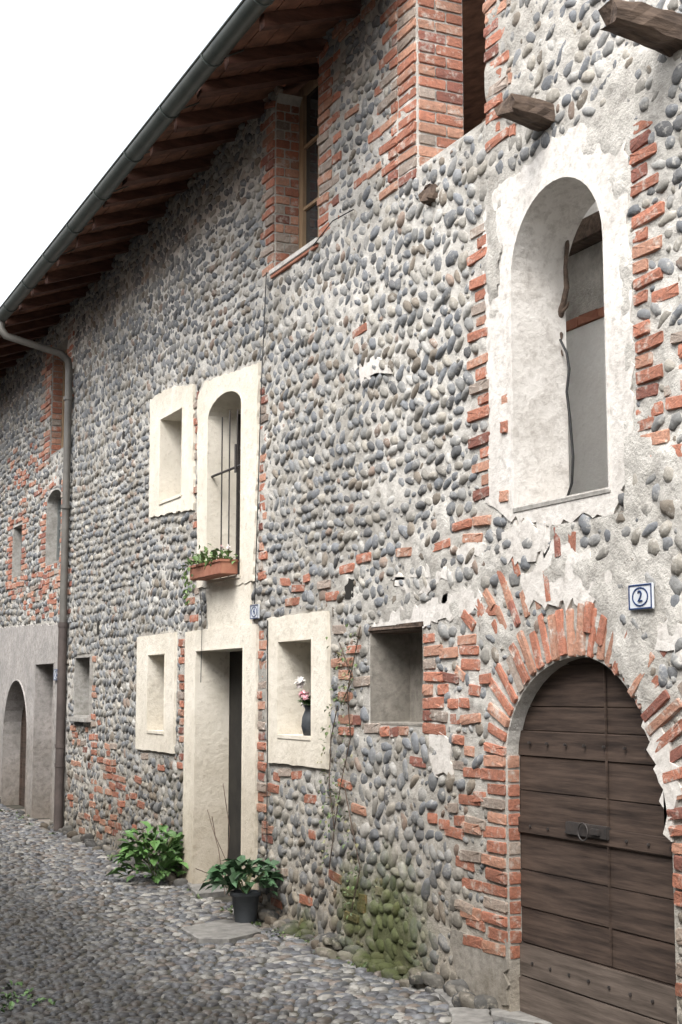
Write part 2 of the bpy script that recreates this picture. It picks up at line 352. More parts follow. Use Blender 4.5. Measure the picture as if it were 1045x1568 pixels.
lining("niche_reveal",'G',0.28,NICHEPL,0.012,0.003); lining("window_reveal",'C',0.2,GREYPL); lining("door_reveal",'B',0.3,PINKPL); lining("door_reveal",'A',0.3,PINKPL)
lining("window_reveal",'N1',0.2,GREYPL,0.01,0.004);lining("window_reveal",'N2',0.2,GREYPL,0.01,0.004);lining("window_reveal",'N3',0.2,GREYPL,0.01,0.004)
def panel(name,r,depth,mat,t=0.03):
    s0,s1,h0,h1=r; v,f=box(D+depth,D+depth+t,s0-.02,s1+.02,h0-.02,h1+.02); return mesh(name,v,f,mat,house)
def casement(name,r,depth,fm,leaves=2,bars=2,fw=0.05):
    s0,s1,h0,h1=r; parts=[]
    parts+= [box(D+depth,D+depth+.05,s0-.01,s0+fw,h0,h1),box(D+depth,D+depth+.05,s1-fw,s1+.01,h0,h1),box(D+depth+.002,D+depth+.052,s0+fw,s1-fw,h0,h0+fw),box(D+depth+.002,D+depth+.052,s0+fw,s1-fw,h1-fw,h1)]
    for i in range(1,leaves):
        c=s0+(s1-s0)*i/leaves; parts.append(box(D+depth-.004,D+depth+.046,c-fw*.6,c+fw*.6,h0+.002,h1-.002))
    for i in range(1,bars+1):
        c=h0+(h1-h0)*i/(bars+1); parts.append(box(D+depth+.01,D+depth+.04,s0+fw,s1-fw,c-.012,c+.012))
    merged(name,parts,fm,house)
    panel(name+"_glass",r,depth+.03,GLASS,0.01)
casement("window",rD,0.24,SHUT,2,1); casement("window",rF,0.22,SHUT,2,1); casement("window",rI,0.24,SHUT,2,1); casement("window",rJ,0.22,IRON,2,3)
casement("window",rK,0.19,FRAMEW,2,2,0.07); casement("window",rN1,0.12,SHUT,2,3); casement("window",rN2,0.1,SHUT,2,3); casement("window",rN3,0.12,FRAMEW,2,1)
def planks(name,r,depth,mat,horizontal=True,wd=0.2,gap=0.006):
    s0,s1,h0,h1=r; parts=[]; s0-=.02;s1+=.02;h1+=.02
    if horizontal:
        y=h0
        while y<h1:
            q=wd*random.uniform(.7,1.3); o=random.uniform(-.006,.006); parts.append(jit(box(D+depth+o,D+depth+.045,s0,s1,y,min(y+q-gap,h1),0.003),.0015)); y+=q
    else:
        y=s0
        while y<s1:
            q=wd*random.uniform(.8,1.2); o=random.uniform(-.006,.006); parts.append(box(D+depth+o,D+depth+.045,y,min(y+q-gap,s1),h0,h1,0.004)); y+=q
    parts.append(box(D+depth+.02,D+depth+.05,s0,s1,h0,h1)); merged(name,parts,mat,house)
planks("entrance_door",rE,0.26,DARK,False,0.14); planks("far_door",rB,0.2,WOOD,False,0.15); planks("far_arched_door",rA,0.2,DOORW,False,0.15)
planks("shutter",rC,0.13,SHUT,False,0.12)
DD=0.075
planks("carriage_door",(sHn,sHf,0.02,hH+.05),DD,DOORW,True,0.17,0.002)
sl1=P(905,1270,DD)
merged("door_stile",[box(D+DD-.012,D+DD-.001,sHn+.55,sHn+.562,0.37,1.75,0.003),jit(box(D+DD-.016,D+DD-.001,sHn,sHf,0.90,0.98,0.004),.002)],DOORW,house)
merged("door_foot",[jit(box(D+DD-.020,D+DD-.001,sHn,sHf,0.02,0.20,0.005),.003),jit(box(D+DD-.016,D+DD-.001,sHn,sHf,0.205,0.36,0.005),.003),box(D-.0,D+DD,sHn,sHf,-.02,0.025)],DOORG,house)
merged("door_lock",[box(D+DD-.030,D+DD-.005,sl1[0]-.17,sl1[0]+.17,sl1[1]-.035,sl1[1]+.025,0.004),box(D+DD-.045,D+DD-.02,sl1[0]-.12,sl1[0]-.05,sl1[1]-.02,sl1[1]+.01,0.004)],IRON,house)
tube("door_ring",[(D+DD-.045,sl1[0]+.04*math.cos(a),sl1[1]-.01+.04*math.sin(a)) for a in np.linspace(0,2*math.pi,20)],0.004,IRON,house)
nails=[]
for z in (.28,.94,1.35):
    for y in np.arange(sHn+.08,sHf,.16): nails.append(box(D+DD-.026,D+DD-.01,y-.007,y+.007,z-.007,z+.007,.003))
merged("door_nails",nails,IRON,house)
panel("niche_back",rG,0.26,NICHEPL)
BX0=D+1.75
merged("interior_walls",[box(BX0,BX0+.2,-2,SPLIT+2.2,2.3,4.12),box(BX0,BX0+.2,-2,SPLIT+2.2,4.83,5.6),box(D+WT,BX0,-2,SPLIT+2.2,2.30,2.42),box(D+WT,BX0,SPLIT+1.6,SPLIT+1.8,2.42,5.2),box(D+WT,BX0,0.2,0.4,2.42,6.2)],INNERPL,house)
merged("interior_upper_wall",[box(BX0+.01,BX0+.19,-2,SPLIT+2.2,4.2,4.66)],MORTAR,house)
merged("interior_brick_course",[jit(box(BX0-.012,BX0+.18,y,y+.225,4.125,4.195,.005),.004) for y in np.arange(0.5,SPLIT+1.5,.24)],TERRA,house)
merged("interior_beam",[box(BX0-.10,BX0+.1,0.4,SPLIT+1.6,4.67,4.825,.01)]+[box(D+WT,BX0,y,y+.11,4.83,4.95,.01) for y in np.arange(3.2,SPLIT+1.5,.62)],WOOD,house)
merged("back_of_house",[box(D+8,D+8.3,-2,YE,-.3,6.2),box(D+WT,D+8,-2,-1.7,-.3,6.2),box(D+WT,D+8,YE-.3,YE,-.3,6.2),box(D+2.2,D+8,-2,YE,2.5,2.6)],GREYPL,house)
# ------------------------------------------------------------------ bricks
AX=np.array([0.,-1.,0.]); BX=np.array([0.,0.,1.]); NX=np.array([-1.,0.,0.])
bricks=[]
def bcol():
    t=random.random()
    if t<.50: c=np.array([0.44,0.18,0.115])
    elif t<.76: c=np.array([0.50,0.265,0.18])
    elif t<.88: c=np.array([0.28,0.11,0.08])
    else: c=np.array([0.37,0.30,0.25])
    return c*random.uniform(.72,1.12)
def brick(s,h,L,T,ang=0.0,out=0.018,d=0.0,col=None):
    ang+=random.uniform(-.045,.045); c,sn=math.cos(ang),math.sin(ang)
    a=(AX*-c+BX*sn); b=(AX*sn+BX*c)
    L*=random.uniform(.90,1.0); T*=random.uniform(.84,1.05)
    bricks.append((np.array([D+d,s,h]),-a*L/2,b*T/2,NX*out*random.uniform(.5,1.25),bcol() if col is None else col))
    u=np.array([c,sn])*L/2; v=np.array([-sn,c])*T/2; p=np.array([s,h]); paint([p-u-v,p+u-v,p+u+v,p-u+v])
CO=0.072
def quoin(s,dr,h0,h1,prob=1.0,alt=(0.24,0.12),out=0.019,d=0.0):
    h=h0+CO/2; i=0
    while h<h1-CO/3:
        if random.random()<prob:
            L=alt[i%2]+random.uniform(-.03,.03)
            x=s
            if L>.26:
                brick(x+dr*.125,h,.235,.06,out=out,d=d); L-=.245; x+=dr*.245
            brick(x+dr*L/2,h,L,.06,out=out,d=d)
        h+=CO; i+=1
def bzone(poly,prob=1.0,L0=0.22,out=0.018,col=None):
    m=np.zeros_like(occ); paint(poly,0,m); p=np.array(poly); h=p[:,1].min()+CO/2; i=0
    while h<p[:,1].max():
        s=p[:,0].min()-(.11 if i%2 else 0)
        while s<p[:,0].max():
            L=random.choice([L0,L0,L0*.55]); c=s+L/2
            if isocc(c,h,m) and not isocc(c,h) and not isocc(c-L*.42,h) and not isocc(c+L*.42,h) and random.random()<prob: brick(c,h+random.uniform(-.01,.01),L-.012,.058,random.uniform(-.08,.08),out)
            s+=L
        h+=CO; i+=1
def vous(pts,L=0.24,T=0.068,off=0.0,out=0.020,prob=1.0):
    pts=np.array(pts); seg=np.linalg.norm(np.diff(pts,axis=0),axis=1); cum=np.concatenate([[0],np.cumsum(seg)]); n=int(cum[-1]/(T+.012))
    cen=pts.mean(0)
    for k in range(n):
        if random.random()>prob: continue
        u=(k+.5)/n*cum[-1]; i=min(len(seg)-1,int(np.searchsorted(cum,u)-1)); p=pts[i]+(pts[i+1]-pts[i])*(u-cum[i])/seg[i]
        t=(pts[i+1]-pts[i])/seg[i]; nn=np.array([-t[1],t[0]])
        if np.dot(nn,p-cen)<0: nn=-nn
        LL=L*random.uniform(.72,1.06); q=p+nn*(LL/2+.004+off); brick(q[0],q[1],LL,T*.92,math.atan2(nn[1],nn[0]),out)
vous(archH,0.26,0.056); vous(archH[:13],0.20,0.056,0.28,0.018,0.65); vous(archH[12:],0.10,0.06,0.28,0.014,0.25); vous(archH[1:9],0.16,0.06,0.50,0.016,0.5)
hs_=archH[0][1]
quoin(sHf+.004,1,0.28,hs_+.04,1.0,(0.46,0.20)); quoin(sHn-.004,-1,0.35,archH[-1][1],0.9,(0.24,0.30))
bzone(PP([(660,1000),(740,975),(755,1030),(745,1110),(690,1130),(660,1080)]),0.75)
bzone(PP([(690,1110),(745,1110),(745,1440),(715,1440),(690,1330)]),0.4)
bzone(PP([(620,1110),(700,1110),(705,1300),(690,1330),(655,1220)]),0.2)
bzone(PP([(650,920),(760,890),(800,960),(720,990),(650,990)]),0.2)
quoin(rG[0]-.004,-1,rG[2]-.05,rG[3]-.02,0.95,(0.24,0.12)); quoin(rG[1]+.004,1,rG[2],rG[3]-.1,0.2,(0.12,0.2))
bzone(PP([(566,1108),(655,1108),(655,1128),(566,1126)]),0.8)
quoin(P(397,1150)[0]-.004,-1,0.75,P(400,965)[1],0.95,(0.16,0.10)); bzone(PP([(398,1180),(425,1180),(430,1280),(398,1290)]),0.7)
bzone(PP([(508,950),(552,945),(556,1180),(508,1180)]),0.5)
quoin(P(284,1050)[0]+.004,1,P(284,1180)[1],P(284,975)[1],0.85,(0.14,0.08))
bzone(PP([(430,880),(540,862),(545,905),(440,930)]),0.45); bzone(PP([(540,845),(740,800),(742,822),(545,868)]),0.4)
quoin(P(400,720)[0]-.002,-1,P(400,890)[1],P(400,590)[1],0.9,(0.13,0.08)); quoin(P(305,720)[0]+.002,1,P(302,890)[1],P(302,600)[1],0.7,(0.12,0.08))
bzone(PP([(288,900),(306,900),(306,960),(288,968)]),0.6)
aK=arched(rK,0.18)[2:]; vous(aK,0.22,0.062)
quoin(rK[0]-.004,-1,rK[2],rK[3]-.20,1.0,(0.36,0.20)); quoin(rK[1]+.004,1,rK[2],rK[3]-.20,1.0,(0.26,0.14))
bzone(PP([(480,95),(590,0),(590,-60),(480,40)]),0.6); bzone(PP([(500,300),(585,250),(590,275),(500,330)]),0.4); bzone(PP([(515,160),(600,90),(600,250),(515,300)]),0.10)
quoin(SPLIT-.004+.008,1,rL[2]-.06,WTOP,1.0,(0.48,0.34)); quoin(rL[0]-.004,-1,rL[2]-.2,6.45,0.95,(0.28,0.16))
quoin(P(752,560)[0]+.004,1,rM[2]-.05,P(742,340)[1],0.85,(0.21,0.12)); quoin(P(780,560)[0],1,rM[2]+.05,P(770,600)[1],0.35,(0.07,0.09),0.022)
quoin(P(974,500)[0]-.004,-1,rM[2]+.15,P(970,185)[1],0.85,(0.22,0.13)); bzone(PP([(985,520),(1070,520),(1070,700),(990,700)]),0.85)
bzone(PP([(985,250),(1070,230),(1070,520),(990,520)]),0.16); bzone(PP([(940,940),(1060,900),(1060,1080),(960,1010)]),0.16); bzone(PP([(690,560),(740,540),(742,780),(690,790)]),0.12)
for (x,y,a) in ((858,830,1.45),(880,838,1.6),(780,912,1.1),(905,945,1.8),(925,965,2.0),(740,935,.8),(720,950,.6)): 
    q=P(x,y); brick(q[0],q[1],0.15,.06,a,0.02)
for r in (rN1,rN2): quoin(r[0]-.015,-1,r[2]-.1,r[3]+.1,0.9,(0.30,0.18)); quoin(r[1]+.015,1,r[2]-.1,r[3]+.1,0.9,(0.30,0.18)); bzone(rect((r[0]-.1,r[1]+.1,r[3]+.02,r[3]+.2)),.8); bzone(rect((r[0]-.2,r[1]+.2,r[2]-.3,r[2]-.02)),.8)
quoin(rN3[0]-.015,-1,rN3[2]-.1,rN3[3]+.2,0.8,(0.30,0.18)); quoin(rN3[1]+.015,1,rN3[2]-.1,rN3[3]+.2,0.9,(0.5,0.3))
quoin(rC[0]-.02,-1,rC[2]-.1,rC[3],0.6,(0.2,0.12)); bzone(PP([(108,1100),(150,1102),(200,1180),(190,1290),(110,1270)]),0.28)
bzone(PP([(15,690),(75,660),(72,760),(15,800)]),0.3); bzone(PP([(36,880),(110,870),(110,940),(36,950)]),0.35)
bzone(PP([(505,1335),(590,1345),(585,1450),(515,1425)]),0.5); bzone(PP([(400,1170),(690,1180),(690,1400),(400,1380)]),0.09); bzone(PP([(140,1140),(285,1140),(285,1350),(140,1300)]),0.08)
bzone(PP([(430,700),(720,600),(1045,560),(1045,200),(800,200),(430,450)]),0.008); bzone(PP([(430,1180),(510,1180),(500,1240),(430,1240)]),0.3)
def reveal(s,h0,h1,depth,dz=0.0,out=.012):
    h=h0+CO/2; i=0
    while h<h1:
        xs=[0.0,depth*.62,depth] if i%2 else [0.0,depth*.38,depth]
        if depth<.15: xs=[0.0,depth]
        for a,b in zip(xs[:-1],xs[1:]):
            L=(b-a)-.012
            bricks.append((np.array([D+(a+b)/2,s,h]),np.array([1.,0,0])*L/2,np.array([0,0,1.])*.03,np.array([0,-1.,0])*out*random.uniform(.5,1.2),bcol()))
        h+=CO; i+=1
reveal(SPLIT,rL[2],6.0,WT); reveal(rK[1],rK[2],rK[3]-.14,0.19); reveal(rN3[1]-.01,rN3[2],rN3[3],.12); reveal(sHf,0.28,hs_+.03,DD,out=.01)
scatter("bricks",[bricktpl(i) for i in range(10)],bricks,BRICK,house,False)
# ------------------------------------------------------------------ hand-thrown mortar relief
CS=0.016; sA,sB=2.2,17.0; nS=int((sB-sA)/CS); nH=int(6.45/CS)
lowf=field(nS,nH,38,1)*.6+field(nS,nH,80,11)*.4; mid=field(nS,nH,9,2)*.6+field(nS,nH,4,3)*.4; fine=field(nS,nH,1.7,4)
ss=sA+np.arange(nS)*CS; hh_=np.arange(nH)*CS
extra=np.zeros((nS,nH))
for (x,y,rs,rh,am) in ((700,860,.5,.22,.55),(860,880,.4,.35,.6),(715,1080,.3,.2,.35),(1000,900,.3,.25,.5),(620,900,.4,.15,.4),(760,960,.3,.15,.4),(600,770,.5,.15,.35),(560,150,.6,.3,.25),(990,1050,.2,.3,.35),(640,1300,.3,.3,.25),(755,400,.12,1.2,.4),(960,450,.12,1.5,.35),(560,480,.3,.3,.35),(1000,130,.4,.3,.3),(250,1220,.6,.2,.25)):
    q=P(x,y); extra+=am*np.exp(-((ss[:,None]-q[0])/rs)**2-((hh_[None,:]-q[1])/rh)**2)
thick=0.001+0.022*np.clip((mid-.53)*1.5+(lowf-.54)*1.25+extra,0,1)+0.004*fine
gi=np.clip(((ss-S0)/RES).astype(int),0,NS-1); gj=np.clip((hh_/RES).astype(int),0,NH-1)
hm=hard[gi][:,gj]; top=np.where(ss>SPLIT,WTOP+.17*np.clip((17-ss)/9,0,1.1),6.45)[:,None]
hm|=(hh_[None,:]>top-.01)
VX=np.stack([D-thick,np.repeat(ss[:,None],nH,1),np.repeat(hh_[None,:],nS,0)],-1).reshape(-1,3)
cell=~(hm[:-1,:-1]|hm[1:,:-1]|hm[:-1,1:]|hm[1:,1:]); ii,jj=np.nonzero(cell)
a0=ii*nH+jj; Q=np.stack([a0,a0+1,a0+nH+1,a0+nH],1)
used=np.unique(Q); remap=np.zeros(len(VX),int); remap[used]=np.arange(len(used)); Q=remap[Q]; VX=VX[used]
me=bpy.data.meshes.new("mortar_relief"); me.vertices.add(len(VX)); me.vertices.foreach_set("co",VX.astype(np.float32).ravel())
me.loops.add(Q.size); me.loops.foreach_set("vertex_index",Q.astype(np.int32).ravel()); me.polygons.add(len(Q))
me.polygons.foreach_set("loop_start",(np.arange(len(Q))*4).astype(np.int32)); me.polygons.foreach_set("loop_total",np.full(len(Q),4,np.int32))
me.update(calc_edges=True); link("mortar_relief",me,MORTAR,house,True)
# ------------------------------------------------------------------ cobbles of the wall
pal=np.array([[.27,.27,.262],[.215,.222,.228],[.18,.19,.203],[.35,.325,.28],[.30,.285,.255],[.42,.41,.385],[.21,.18,.145],[.27,.205,.165],[.13,.132,.135]])
pw=np.array([.21,.20,.16,.11,.12,.06,.06,.03,.05])
def scol(): return pal[rng.choice(len(pal),p=pw)]*rng.uniform(.72,1.12)
holes=[]
for (x,y,wd,hg) in ((537,902,.12,.12),(681,907,.10,.11),(191,667,.10,.08),(926,917,.08,.07),(152,961,.08,.12)):
    s,h=P(x,y); holes.append((s,h,wd,hg)); paint([(s-wd/2,h-hg/2),(s+wd/2,h-hg/2),(s+wd/2,h+hg/2),(s-wd/2,h+hg/2)])
stones=[]
def stone(s,h,L,b,ang,out):
    c,sn=math.cos(ang),math.sin(ang)
    a=np.array([0,c,sn]); bb=np.array([0,-sn,c]); tl=random.gauss(0,.12)
    stones.append((np.array([D+.002,s,h]),-a*L+NX*tl*L*.5,bb*b,NX*out,scol()))
    R_=L; i0=int((s-R_-S0)/RES); i1=int((s+R_-S0)/RES)+1; j0=max(0,int((h-R_)/RES)); j1=min(NH,int((h+R_)/RES)+1)
    if i0<0 or i1>NS or j1<=j0: return
    S=(S0+(np.arange(i0,i1)+.5)*RES-s)[:,None]; H=((np.arange(j0,j1)+.5)*RES-h)[None,:]
    occ[i0:i1,j0:j1]|=(((S*c+H*sn)/L)**2+((-S*sn+H*c)/b)**2)<1
h=0.02; i=0
while h<6.45:
    s=1.0+random.uniform(0,.1); sg=1 if i%2 else -1
    while s<22.5:
        z1=math.sin(s*.9+h*1.7)+math.sin(s*.37-h*2.3+1.0)
        amp=math.radians(38 if z1>-0.2 else 15)
        rough=(h>3.9 and s<8) or h<1.2 or (h<2.6 and s<9)
        th=sg*amp+random.gauss(0,0.16 if not rough else 0.5)
        L=.055*random.uniform(.75,1.25); b=.0305*random.uniform(.78,1.2)
        if rough: L*=random.uniform(.72,1.3); b*=random.uniform(.85,1.45)
        hh=h+.022*math.sin(s*1.9+h)+.014*math.sin(s*5.1+h*3)+random.gauss(0,.008)
        if hh>gz(s)-.02 and free(s,hh,L,b,math.cos(th),math.sin(th)):
            stone(s,hh,L,b,th,random.uniform(.015,.032))
        s+=max(.060,(b*2+.004)/max(abs(math.sin(th)),.62)) if amp>.5 else .096
    h+=.076; i+=1
for k in range(90000):
    s=random.uniform(1,22.5); h=random.uniform(0,6.4)
    if isocc(s,h): continue
    L=random.choice([.040,.032,.026,.020]); th=random.uniform(-1.5,1.5); b=L*random.uniform(.55,.8)
    if free(s,h,L*1.12,b*1.12,math.cos(th),math.sin(th)): stone(s,h,L,b,th,random.uniform(.010,.020))
scatter("cobble_masonry",[dome(12,4,i,.9,.12) for i in range(16)],stones,STONE,house,True)
for s,h,w_,g_ in holes:
    q=rough_poly([(s-w_/2,h-g_/2),(s+w_/2,h-g_/2),(s+w_/2,h+g_/2),(s-w_/2,h+g_/2)],.03,.012); v,f=prism(q,D-.010,D+.03); mesh("putlog_hole_shade",v,f,DARK,house)  # no recess: a dark block paints the shade inside each hole
# ------------------------------------------------------------------ eaves, roof, gutter
SLP=.345
def hr(x,y): return WTOP+.06-SLP*(D-x)+lift(y)
OV=0.80; RY0=SPLIT+.05
def slab(x0,x1,y0,y1,lo,hi):
    v=[];f=[]; yy=[y0]+([17.0] if y0<17<y1 else [])+[y1]
    for a,b in zip(yy[:-1],yy[1:]):
        o=len(v); v+=[(x,y,hr(x,y)+z) for x in (x0,x1) for y in (a,b) for z in (lo,hi)]
        f+=[tuple(i+o for i in q) for q in [(0,1,3,2),(4,6,7,5),(0,4,5,1),(2,3,7,6),(0,2,6,4),(1,5,7,3)]]
    return v,f
rf=[]
for y in np.arange(RY0+.1,YE,.58):
    y+=random.uniform(-.07,.07); wv=random.uniform(.07,.11); p=slab(D-OV+.10+random.uniform(-.05,.03),D+1.0,y,y+wv,-random.uniform(.08,.11),-.002)
    rf.append(jit(p,.008))
merged("rafters",rf,RAFT,house)
merged("eave_boards",[jit(slab(x,x+.145,RY0,YE,0,.03),.003) for x in np.arange(D-OV+.05,D+.1,.15)]+[slab(D+.1,D+4,RY0,YE,0,.03)],SOFF,house)
merged("rear_roof",[([(D+4,RY0,hr(D+4,RY0)),(D+8.5,RY0,5.9),(D+8.5,YE,5.9),(D+4,YE,hr(D+4,YE))],[(0,1,2,3)])],TILE,house)
tl=[]
for y in np.arange(RY0,YE,.19):
    n=6; vs=[];fs=[]
    for x in [D-OV-.03,D+4]:
        for k in range(n+1):
            a=math.pi*k/n; vs.append((x,y+.085*math.cos(a),hr(x,y)+.035+.07*math.sin(a)))
    for k in range(n): fs.append((k,k+1,n+2+k,n+1+k))
    tl.append((vs,fs))
merged("roof_tiles",tl,TILE,house)
gx=D-OV-.02
def gh_(y): return hr(gx,y)-.012
vs=[];fs=[];n=12; gy=[RY0-.02,17.0,YE]
for y in gy:
    for r_ in (.074,.069):
        for k in range(n+1):
            a=math.pi+math.pi*k/n; vs.append((gx+r_*math.cos(a),y,gh_(y)+r_*math.sin(a)))
m_=2*(n+1)
for j in range(2):
    for k in range(n):
        fs.append((j*m_+k,j*m_+k+1,(j+1)*m_+k+1,(j+1)*m_+k)); fs.append((j*m_+n+1+k,j*m_+n+2+k,(j+1)*m_+n+2+k,(j+1)*m_+n+1+k))
mesh("gutter",vs,fs,GUTT,house,True)
tube("gutter_bead",[(gx-.074,y,gh_(y)) for y in gy],.010,GUTT,house)
for y in np.arange(RY0+.4,YE,.9):
    tube("gutter_bracket",[(gx+.078*math.cos(a),y,gh_(y)+.078*math.sin(a)) for a in np.linspace(math.pi*.98,2*math.pi,10)]+[(D-.60,y,hr(D-.60,y)-.01)],.006,GUTT,house,res=1)
merged("wall_coping",[box(D-.12,D+WT+.1,-2,SPLIT,6.5,6.56)],TILE,house)
sd=P(108,900)[0]; hb=P(103,958)[1]; gh=gh_(sd)
tube("downspout",[(gx,sd+.02,gh-.06),(gx,sd+.02,gh-.15),(gx+.05,sd+.02,gh-.22),(D-.17,sd,gh-.36),(D-.085,sd,gh-.43),(D-.07,sd,gh-.55),(D-.07,sd,hb)],.042,PIPE,house)
tube("downspout_foot",[(D-.07,sd,hb+.03),(D-.07,sd,gz(sd)+.02)],.050,CAST,house)
for z in (hb,gz(sd)+.7,gz(sd)+.9,3.6,4.8): tube("pipe_collar",[(D-.07,sd,z-.02),(D-.07,sd,z+.02)],.056,CAST if z<hb+.1 else PIPE,house)
# sills
merged("brick_window_sill",[box(D-.035,D+.28,rK[0]-.03,rK[1]+.03,rK[2]-.035,rK[2]+.004,.004)],ROUGHPL,house)
merged("red_sill_edge",[box(D-.028,D+.0,rK[0]-.02,rK[1]+.02,rK[2]-.062,rK[2]-.037,.004)],TERRA,house)
for r in (rI,rJ,rD,rF): merged("sill",[box(D-.034,D+.25,r[0]+.012,r[1]-.012,r[2]-.012,r[2]+.018,.004)],CREAM,house)
merged("loggia_sill",[jit(box(D-.018,D+.3,rM[0]+.0,rM[1]-.0,rM[2]-.012,rM[2]+.016,.006),.003)],GREYPL,house)
merged("lintel_beam",[jit(box(D-.010,D+.2,rG[0]-.02,rG[1]+.02,rG[3]-.035,rG[3]+.010,.008),.006)],WOOD,house)
merged("shutter_sill",[box(D-.07,D+.1,rC[0]-.03,rC[1]+.03,rC[2]-.05,rC[2],.005)],GREYPL,house)
def beam(name,s,h,w_,hg,out,tilt=0.0,droop=0.0,mat=WOOD,seed=1):
    r=random.Random(seed); n=10; m=9; vs=[];fs=[]
    for i in range(m):
        u=i/(m-1); x=.1-(out+.1)*u; tp=1-.25*u**3
        for k in range(n):
            a=2*math.pi*k/n; c,sn=math.cos(a),math.sin(a)
            vs.append((D+x+(r.uniform(-.03,.03) if i==m-1 else 0),s+w_/2*tp*math.copysign(abs(c)**.5,c)*r.uniform(.88,1.08),h+hg/2*tp*math.copysign(abs(sn)**.5,sn)*r.uniform(.85,1.1)+tilt*u-droop*u*u))
    for i in range(m-1):
        for k in range(n): fs.append((i*n+k,i*n+(k+1)%n,(i+1)*n+(k+1)%n,(i+1)*n+k))
    fs.append(tuple(range((m-1)*n,m*n))); mesh(name,vs,fs,mat,house)
q=P(1040,60); beam("projecting_beam",q[0],q[1],.17,.15,.36,.06,.02,seed=3)
q=P(838,188); beam("projecting_beam",q[0],q[1],.17,.12,.24,.08,.03,seed=5)
q=P(664,298); beam("beam_end",q[0],q[1],.13,.13,.06,seed=8)
for t in (.28,.5,.72):
    y=rJ[0]+(rJ[1]-rJ[0])*t; tube("window_bar",[(D+.02,y,rJ[2]+.02),(D+.02,y,rJ[3]-.25+.1*math.sin(t*math.pi))],.006,IRON,house,res=1)
q=(rJ[2]*.42+rJ[3]*.58)
tube("window_bar",[(D+.01,rJ[0]-.0,q),(D+.01,rJ[1],q)],.010,IRON,house,res=1); tube("window_bar",[(D-.03,rJ[0]+.12,q-.06),(D-.03,rJ[0]+.12,q+.16)],.010,IRON,house,res=1)
tube("wall_cable",[(D-.035,*P(415,418)),(D-.04,*P(408,600)),(D-.04,*P(402,800)),(D-.03,*P(396,925))],.004,RUBBER,house,res=1)
tube("wall_cable",[(D-.035,*P(417,950)),(D-.035,*P(416,1370))],.004,RUBBER,house,res=1)
tube("wall_cable",[(D-.035,*P(487,377)),(D-.05,*P(520,340)),(D-.04,*P(550,322))],.004,RUBBER,house,res=1)
tube("wall_cable",[(D-.035,*P(313,905)),(D-.045,*P(318,960)),(D-.045,*P(316,1045))],.003,RUBBER,house,res=1)
lg=empty("dead_branch"); dd=WT-.02
pts=[(868,318),(866,345),(869,375),(866,410),(868,440),(863,465),(858,482),(850,498),(846,515),(838,530),(834,545)]
tube("trunk",[(D+dd,*P(x,y,dd)) for x,y in pts],.018,WOOD,lg,[.5,.55,.7,.6,.8,.9,1.1,1.6,1.2,.7,.35])
tube("branch",[(D+dd,*P(x,y,dd)) for x,y in [(850,498),(860,512),(858,530),(862,545)]],.010,WOOD,lg,[1.3,1,.7,.4])
tube("branch_2",[(D+dd,*P(x,y,dd)) for x,y in [(858,482),(868,470),(872,462)]],.008,WOOD,lg,[1.3,1,.4])
tube("black_hose",[(D+dd-.03,*P(x,y,dd-.03)) for x,y in [(858,520),(868,540),(872,565),(868,600),(873,640),(878,700),(876,740),(868,765)]],.007,RUBBER,None)
# ------------------------------------------------------------------ house number
def number_sign(px0,py0,px1,py1,txt):
    s0,s1,h0,h1=R(px0,py0,px1,py1); e=empty("house_number_sign",(D,(s0+s1)/2,(h0+h1)/2)); w2=(s1-s0)/2; g2=(h1-h0)/2; x=-.040
    merged("tile",[box(x,x+.012,-w2,w2,-g2,g2,.004)],WHITE,e); merged("backing",[box(x+.012,0,-w2*.8,w2*.8,-g2*.8,g2*.8)],GREYPL,e)
    merged("border",[ring([(-w2*.95,-g2*.95),(w2*.95,-g2*.95),(w2*.95,g2*.95),(-w2*.95,g2*.95)],w2*.07,x-.003,x+.002)],BLUE,e)
    merged("oval",[ring([(w2*.66*math.cos(a),g2*.74*math.sin(a)) for a in np.linspace(0,2*math.pi,33)[:-1]],w2*.07,x-.003,x+.002)],BLUE,e)
    cu=bpy.data.curves.new("digit",'FONT'); cu.body=txt; cu.size=g2*1.25; cu.align_x='CENTER'; cu.align_y='CENTER'; cu.extrude=.002
    o=bpy.data.objects.new("digit",cu); scene.collection.objects.link(o); dg=bpy.context.evaluated_depsgraph_get(); me=bpy.data.meshes.new_from_object(o.evaluated_get(dg)); bpy.data.objects.remove(o)
    o=link("digit",me,BLUE,e); me.transform(Matrix(((0,0,-1,x-.003),(-1,0,0,0),(0,1,0,0),(0,0,0,1))))
number_sign(974,894,1011,934,"2"); number_sign(391,926,404,948,"4"); number_sign(88,1024,98,1042,"6")
# ------------------------------------------------------------------ opposite side of the lane
opp=empty("plastered_house"); OX=-1.9; OH=5.6
ops=[(y,y+.9,1.0,2.3) for y in (2,8,14,20)]+[(y,y+.9,3.4,4.7) for y in (2,5,8,11,14,17,20)]+[(5,6,0,2.1),(11.2,12.2,0,2.1)]
v,f=prism([(-3,-.3),(28,-.3),(28,OH),(-3,OH)],OX-.35,OX); ow=mesh("walls",v,f,PINKPL,opp)
c=merged("cut",[prism(rect(o),OX-.6,OX+.3) for o in ops],None)
for ob in (c,ow):
    bm=bmesh.new(); bm.from_mesh(ob.data); bmesh.ops.recalc_face_normals(bm,faces=bm.faces); bm.to_mesh(ob.data); bm.free()
md=ow.modifiers.new("b",'BOOLEAN'); md.object=c; md.operation='DIFFERENCE'; md.solver='EXACT'
me=bpy.data.meshes.new_from_object(ow.evaluated_get(bpy.context.evaluated_depsgraph_get())); ow.modifiers.clear(); ow.data=me; bpy.data.objects.remove(c)
